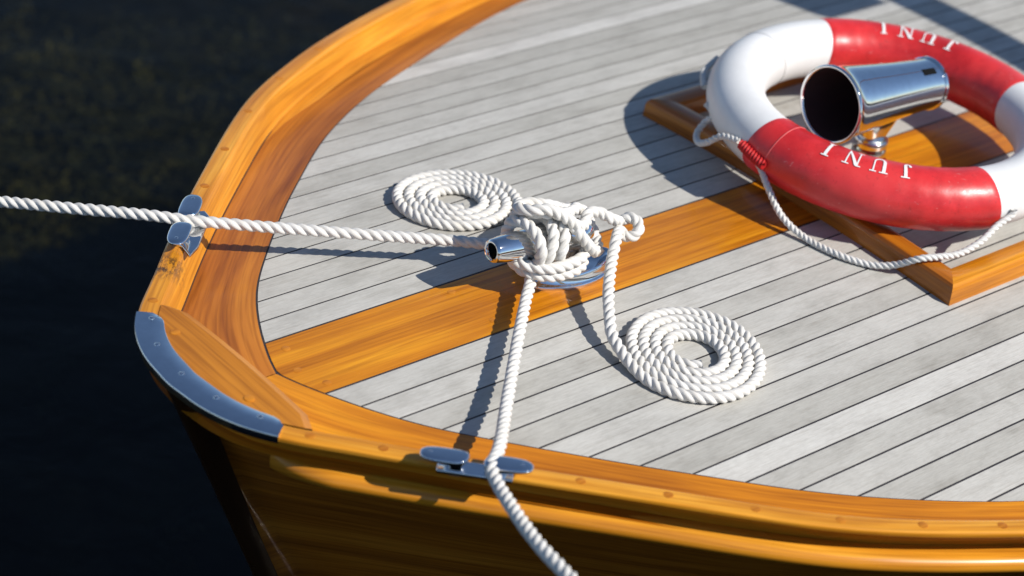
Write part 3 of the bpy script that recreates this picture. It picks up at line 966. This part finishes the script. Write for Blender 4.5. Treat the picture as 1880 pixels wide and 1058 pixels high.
CR = np.array([0.76, -0.6388, 0.1195]); CU = np.array([0.2575, 0.4647, 0.8472]); CF = np.array([0.5967, 0.6131, -0.5176])
LOOP = []
for k in range(11):
    th = math.radians(140 - 300 * k / 10)
    LOOP.append(tuple(np.array([2.341, -0.020, 0.069]) + 0.0152 * (math.cos(th) * CR + math.sin(th) * CU) - CF * (0.014 * (k / 10) - 0.004)))
# --- rope one: port mooring line with its tail coiled beyond the cleat
rope1 = thing('mooring_rope', (1.752, 0.347, 0.04),
              'white mooring rope over the far rail, tail coiled behind the cleat', 'rope', 'white mooring ropes on the cleat')
line1 = [(-3.30, 5.68, -0.25), (-1.30, 3.573, -0.30), (0.40, 1.78, -0.165), (1.05, 1.094, -0.085), (1.300, 0.830, -0.035), (1.444, 0.699, 0.004), (1.521, 0.617, 0.019), (1.627, 0.487, 0.040), (1.715, 0.386, 0.054), (1.754, 0.350, 0.0535), (1.774, 0.334, 0.0535), (1.86, 0.271, 0.052), (1.998, 0.174, 0.049), (2.096, 0.106, 0.047), (2.140, 0.070, 0.047), (2.172, 0.050, 0.052),
         (2.205, 0.040, 0.064), (2.240, 0.028, 0.060), (2.254, 0.0, 0.058), (2.236, -0.034, 0.058), (2.195, -0.046, 0.058), (2.148, -0.040, 0.060), (2.118, -0.006, 0.064), (2.136, 0.032, 0.062),
         (2.195, 0.040, 0.050), (2.238, 0.028, 0.045), (2.252, 0.0, 0.043), (2.232, -0.036, 0.042), (2.19, -0.047, 0.042), (2.150, -0.038, 0.045), (2.126, -0.010, 0.050), (2.126, 0.026, 0.066),
         (2.136, 0.040, 0.092), (2.143, 0.030, 0.122), (2.150, 0.008, 0.1335), (2.168, -0.010, 0.137), (2.196, -0.010, 0.128), (2.224, 0.000, 0.118), (2.248, 0.012, 0.112), (2.262, 0.030, 0.100),
         (2.235, 0.060, 0.085), (2.225, 0.085, 0.065), (2.25, 0.130, 0.034), (2.288, 0.172, 0.014)]
c1 = spiral((2.2255, 0.266), 0.0990, 3.85, 0.0180, math.radians(-32), 1.05, math.radians(-40))
p1 = catmull(line1 + c1[3::5], 0.0022)
rope_mesh('rope', p1, M_ROPE, rope1, RP, 0.048, jit=0.02, lay=([0, 1.5, 1.9, 20], [0.043, 0.045, 0.051, 0.051]))

# --- rope two: starboard mooring line, its tail coiled on the near side
rope2 = thing('mooring_rope', (1.75, -0.401, 0.04),
              'white mooring rope over the near rail, tail in the larger coil near the camera', 'rope', 'white mooring ropes on the cleat')
line2 = [(0.75, -2.95, 0.1305), (1.12, -2.05, 0.1305), (1.32, -1.60, 0.145), (1.45, -1.26, 0.175), (1.532, -1.004, 0.184), (1.624, -0.747, 0.112), (1.645, -0.662, 0.102), (1.672, -0.572, 0.085), (1.710, -0.476, 0.068), (1.738, -0.415, 0.058), (1.752, -0.391, 0.0565), (1.790, -0.361, 0.0535), (1.890, -0.262, 0.036), (2.009, -0.145, 0.0295), (2.100, -0.058, 0.030), (2.138, -0.023, 0.034), (2.146, -0.006, 0.046),
         (2.130, 0.022, 0.066), (2.128, 0.034, 0.090), (2.129, 0.022, 0.116), (2.133, 0.0, 0.1235), (2.136, -0.026, 0.114), (2.138, -0.0375, 0.090), (2.143, -0.026, 0.064), (2.16, 0.008, 0.054),
         (2.170, 0.032, 0.066), (2.176, 0.035, 0.092), (2.180, 0.018, 0.113), (2.177, -0.006, 0.1175), (2.168, -0.029, 0.105), (2.157, -0.037, 0.080), (2.160, -0.022, 0.056), (2.180, 0.012, 0.052),
         (2.192, 0.033, 0.066), (2.199, 0.034, 0.092), (2.202, 0.016, 0.112), (2.198, -0.008, 0.1150), (2.190, -0.030, 0.102), (2.180, -0.038, 0.077), (2.188, -0.020, 0.052), (2.214, 0.012, 0.050),
         (2.236, 0.034, 0.066), (2.232, 0.034, 0.094), (2.218, 0.014, 0.118), (2.206, -0.012, 0.121), (2.212, -0.034, 0.106), (2.230, -0.040, 0.082), (2.255, -0.036, 0.057), (2.282, -0.014, 0.050),
         (2.296, 0.018, 0.062), (2.288, 0.034, 0.085), (2.262, 0.030, 0.098), (2.228, 0.016, 0.114), (2.188, 0.016, 0.133), (2.155, 0.026, 0.140), (2.134, 0.022, 0.140), (2.138, 0.000, 0.145),
         (2.162, -0.015, 0.1475), (2.190, -0.026, 0.131), (2.216, -0.030, 0.111), (2.240, -0.020, 0.103), (2.262, -0.004, 0.108), (2.288, -0.002, 0.101), (2.306, -0.011, 0.090)] + LOOP + [
         (2.286, -0.048, 0.072), (2.270, -0.062, 0.062), (2.246, -0.084, 0.056), (2.205, -0.127, 0.043), (2.179, -0.161, 0.031), (2.158, -0.195, 0.019)]
c2 = spiral((2.2585, -0.268), 0.1105, 4.30, 0.0180, math.radians(163), 1.08, math.radians(48))
p2 = catmull(line2 + c2[4::5], 0.0022)
rope_mesh('rope', p2, M_ROPE, rope2, RP, 0.048, s0=0.013, jit=0.02, lay=([0, 2.0, 3.4, 20], [0.043, 0.045, 0.050, 0.050]))

# ------------------------------------------------------------------ water, weeds and lake bed
def water_mat():
    m = bpy.data.materials.new('dark_water'); m.use_nodes = True
    nt = m.node_tree; nt.nodes.clear()
    out = nt.nodes.new('ShaderNodeOutputMaterial')
    tc = nt.nodes.new('ShaderNodeTexCoord')
    n1 = noise(nt, tc.outputs['Object'], 5.0, 4, 0.55, 0.5)
    n2 = noise(nt, tc.outputs['Object'], 1.1, 3, 0.5)
    add = nt.nodes.new('ShaderNodeMath'); add.operation = 'MULTIPLY_ADD'; add.inputs[1].default_value = 0.3
    nt.links.new(n1, add.inputs[0]); nt.links.new(n2, add.inputs[2])
    bp = nt.nodes.new('ShaderNodeBump'); bp.inputs['Strength'].default_value = 0.35; bp.inputs['Distance'].default_value = 0.05
    nt.links.new(add.outputs[0], bp.inputs['Height'])
    fr = nt.nodes.new('ShaderNodeFresnel'); fr.inputs['IOR'].default_value = 1.33
    nt.links.new(bp.outputs[0], fr.inputs['Normal'])
    tr = nt.nodes.new('ShaderNodeBsdfTransparent'); tr.inputs[0].default_value = (0.66, 0.68, 0.52, 1)
    gl = nt.nodes.new('ShaderNodeBsdfGlossy'); gl.inputs['Roughness'].default_value = 0.04; gl.inputs[0].default_value = (0.62, 0.60, 0.56, 1)
    nt.links.new(bp.outputs[0], gl.inputs['Normal'])
    mx = nt.nodes.new('ShaderNodeMixShader')
    nt.links.new(fr.outputs[0], mx.inputs[0]); nt.links.new(tr.outputs[0], mx.inputs[1]); nt.links.new(gl.outputs[0], mx.inputs[2])
    nt.links.new(mx.outputs[0], out.inputs[0])
    return m
ZW = -0.80
def sheet(name, z, size, mat, n=2):
    V = [(-size + 2 * size * i / (n - 1), -size + 2 * size * j / (n - 1), z) for i in range(n) for j in range(n)]
    F = grid_faces(n, n)
    return mesh(name, V, F, mat, None, [(v[0], v[1]) for v in V])
w = sheet('water', ZW, 400, water_mat()); tag(w, 'dark still harbour water beside the bow', 'water', kind='structure')
mbed, nt, b = new_mat('lake_bed_mud')
tc = nt.nodes.new('ShaderNodeTexCoord')
n1 = noise(nt, tc.outputs['Object'], 1.6, 6, 0.62, 0.8)
n2 = noise(nt, tc.outputs['Object'], 9, 5, 0.6)
c = ramp(nt, n1, [(0.35, (0.006, 0.007, 0.007)), (0.55, (0.018, 0.016, 0.011)), (0.72, (0.045, 0.034, 0.018))]).outputs[0]
c = mixc(nt, 1.0, c, ramp(nt, n2, [(0.3, (0.4, 0.4, 0.4)), (0.6, (1, 1, 1))]).outputs[0], 'MULTIPLY')
nt.links.new(c, b.inputs['Base Color']); b.inputs['Roughness'].default_value = 0.95; b.inputs['Specular IOR Level'].default_value = 0.0
bed = sheet('lake_bed', -1.62, 400, mbed); tag(bed, 'muddy lake bed seen dimly through the water', 'lake bed', kind='structure')

mw, nt, b = new_mat('pondweed')
at = nt.nodes.new('ShaderNodeAttribute'); at.attribute_name = 'tone'
c = ramp(nt, at.outputs['Fac'], [(0.0, (0.030, 0.031, 0.017)), (0.6, (0.066, 0.058, 0.028)), (1.0, (0.135, 0.12, 0.042))]).outputs[0]
nt.links.new(c, b.inputs['Base Color']); b.inputs['Roughness'].default_value = 0.8; b.inputs['Specular IOR Level'].default_value = 0.0
mb = MB()
clumps = []
for k in range(150):
    X, Y = 3.30 + rng.gauss(0, 0.42), 3.10 + rng.gauss(0, 0.38)
    clumps.append((X, Y, rng.uniform(0.03, 0.13), max(0, rng.uniform(-0.25, 0.6))))
for k in range(60):
    clumps.append((rng.uniform(1.6, 4.8), rng.uniform(0.9, 4.6), rng.uniform(0.02, 0.07), rng.uniform(0.0, 0.25)))
clumps = [(X, Y, R * 1.35, t) for (X, Y, R, t) in clumps[::1] if rng.random() < 0.7]
clumps += [(3.30, 3.38, 0.10, 1.0), (3.36, 3.34, 0.06, 1.0), (3.52, 3.14, 0.055, 1.0), (3.26, 3.15, 0.07, 0.8), (2.86, 2.68, 0.09, 0.75), (2.95, 2.72, 0.05, 0.7), (3.05, 3.1, 0.10, 0.7)]
for (X, Y, R, t0) in clumps:
    for q in range(int(70 + 200 * R / 0.15)):
        a = rng.uniform(0, 2 * PI); r = R * math.sqrt(rng.random())
        x, y = X + r * math.cos(a), Y + r * math.sin(a) * 0.7
        z = -1.58 + rng.random() ** 1.5 * 0.25
        l = rng.uniform(0.008, 0.024); wd = l * 0.25
        d1 = Vector((rng.gauss(0, 1), rng.gauss(0, 1), rng.gauss(0, 0.6))).normalized(); d2 = d1.cross(Vector((rng.gauss(0, 1), rng.gauss(0, 1), rng.gauss(0, 1)))).normalized()
        p = Vector((x, y, z))
        mb.add([p - d1 * l, p + d2 * wd, p + d1 * l, p - d2 * wd], [(0, 1, 2, 3)], None, min(1, max(0, t0 * 0.8 + rng.gauss(0, 0.15))))
weed = mb.build('pondweed', mw, None, sharp=None, tone=True)
tag(weed, 'olive green pondweed drifting under the dark water', 'pondweed', kind='stuff')

# stone quay the photograph is taken from (below and beside the camera)
mq, nt, b = new_mat('quay_granite')
tc = nt.nodes.new('ShaderNodeTexCoord')
n1 = noise(nt, tc.outputs['Object'], 3.0, 6, 0.65); n2 = noise(nt, tc.outputs['Object'], 40, 4, 0.7)
c = ramp(nt, n1, [(0.3, (0.30, 0.28, 0.25)), (0.7, (0.46, 0.43, 0.39))]).outputs[0]
c = mixc(nt, 1.0, c, ramp(nt, n2, [(0.3, (0.7, 0.7, 0.7)), (0.6, (1, 1, 1))]).outputs[0], 'MULTIPLY')
nt.links.new(c, b.inputs['Base Color']); b.inputs['Roughness'].default_value = 0.9
qb = MB()
def quay_block(x0, y0, x1, y1, zt_):
    V = [(x0, y0, zt_), (x1, y0, zt_), (x1, y1, zt_), (x0, y1, zt_), (x0, y0, -2.2), (x1, y0, -2.2), (x1, y1, -2.2), (x0, y1, -2.2)]
    qb.add(V, [(0, 1, 2, 3), (4, 7, 6, 5), (0, 4, 5, 1), (1, 5, 6, 2), (2, 6, 7, 3), (3, 7, 4, 0)], [(v[0], v[1]) for v in V])
quay_block(-7.0, -9.0, 14.0, -1.62, 0.12)
quay = qb.build('quay', mq, None, False)
tag(quay, 'grey granite quay beside the moored boat', 'quay', kind='structure')

# ------------------------------------------------------------------ camera
cam = bpy.data.cameras.new('camera'); co = bpy.data.objects.new('camera', cam); link(co)
Rr = Vector((0.7600086094, -0.6388415539, 0.1194503354)); Uu = Vector((0.2574564915, 0.4646991070, 0.8472136065)); Ff = Vector((0.5967437210, 0.6131363707, -0.5176492271))
M = Matrix((Rr, Uu, -Ff)).transposed().to_4x4(); M.translation = Vector((0.0, -2.18186442, 1.85277593))
co.matrix_world = M
cam.sensor_width = 36.0; cam.sensor_fit = 'HORIZONTAL'; cam.lens = 36.0 * 2.2541401
cam.clip_start = 0.05; cam.clip_end = 2000
cam.dof.use_dof = True; cam.dof.focus_distance = 3.52; cam.dof.aperture_fstop = 2.7
sc.camera = co

# ------------------------------------------------------------------ light
SV = Vector((0.42, -0.99, 1.0)).normalized()
sun = bpy.data.lights.new('sun', 'SUN'); sun.energy = 4.3; sun.angle = math.radians(0.5); sun.color = (1.0, 0.955, 0.89)
so = bpy.data.objects.new('sun', sun); link(so)
so.rotation_euler = SV.to_track_quat('Z', 'Y').to_euler(); so.location = (0, 0, 5)
world = bpy.data.worlds.new('World'); sc.world = world; world.use_nodes = True
nt = world.node_tree; bg = nt.nodes['Background']
sky = nt.nodes.new('ShaderNodeTexSky'); sky.sky_type = 'NISHITA'; sky.sun_disc = False; sky.altitude = 1800; sky.dust_density = 0.2; sky.ozone_density = 2.2
sky.sun_elevation = math.asin(SV.z); sky.sun_rotation = math.atan2(SV.x, SV.y)
nt.links.new(sky.outputs[0], bg.inputs[0]); bg.inputs[1].default_value = 0.09
sc.view_settings.view_transform = 'Standard'; sc.view_settings.look = 'None'
sc.view_settings.exposure = 0.3; sc.view_settings.gamma = 1.0
sc.cycles.max_bounces = 8; sc.cycles.transparent_max_bounces = 12
sc.cycles.use_denoising = True
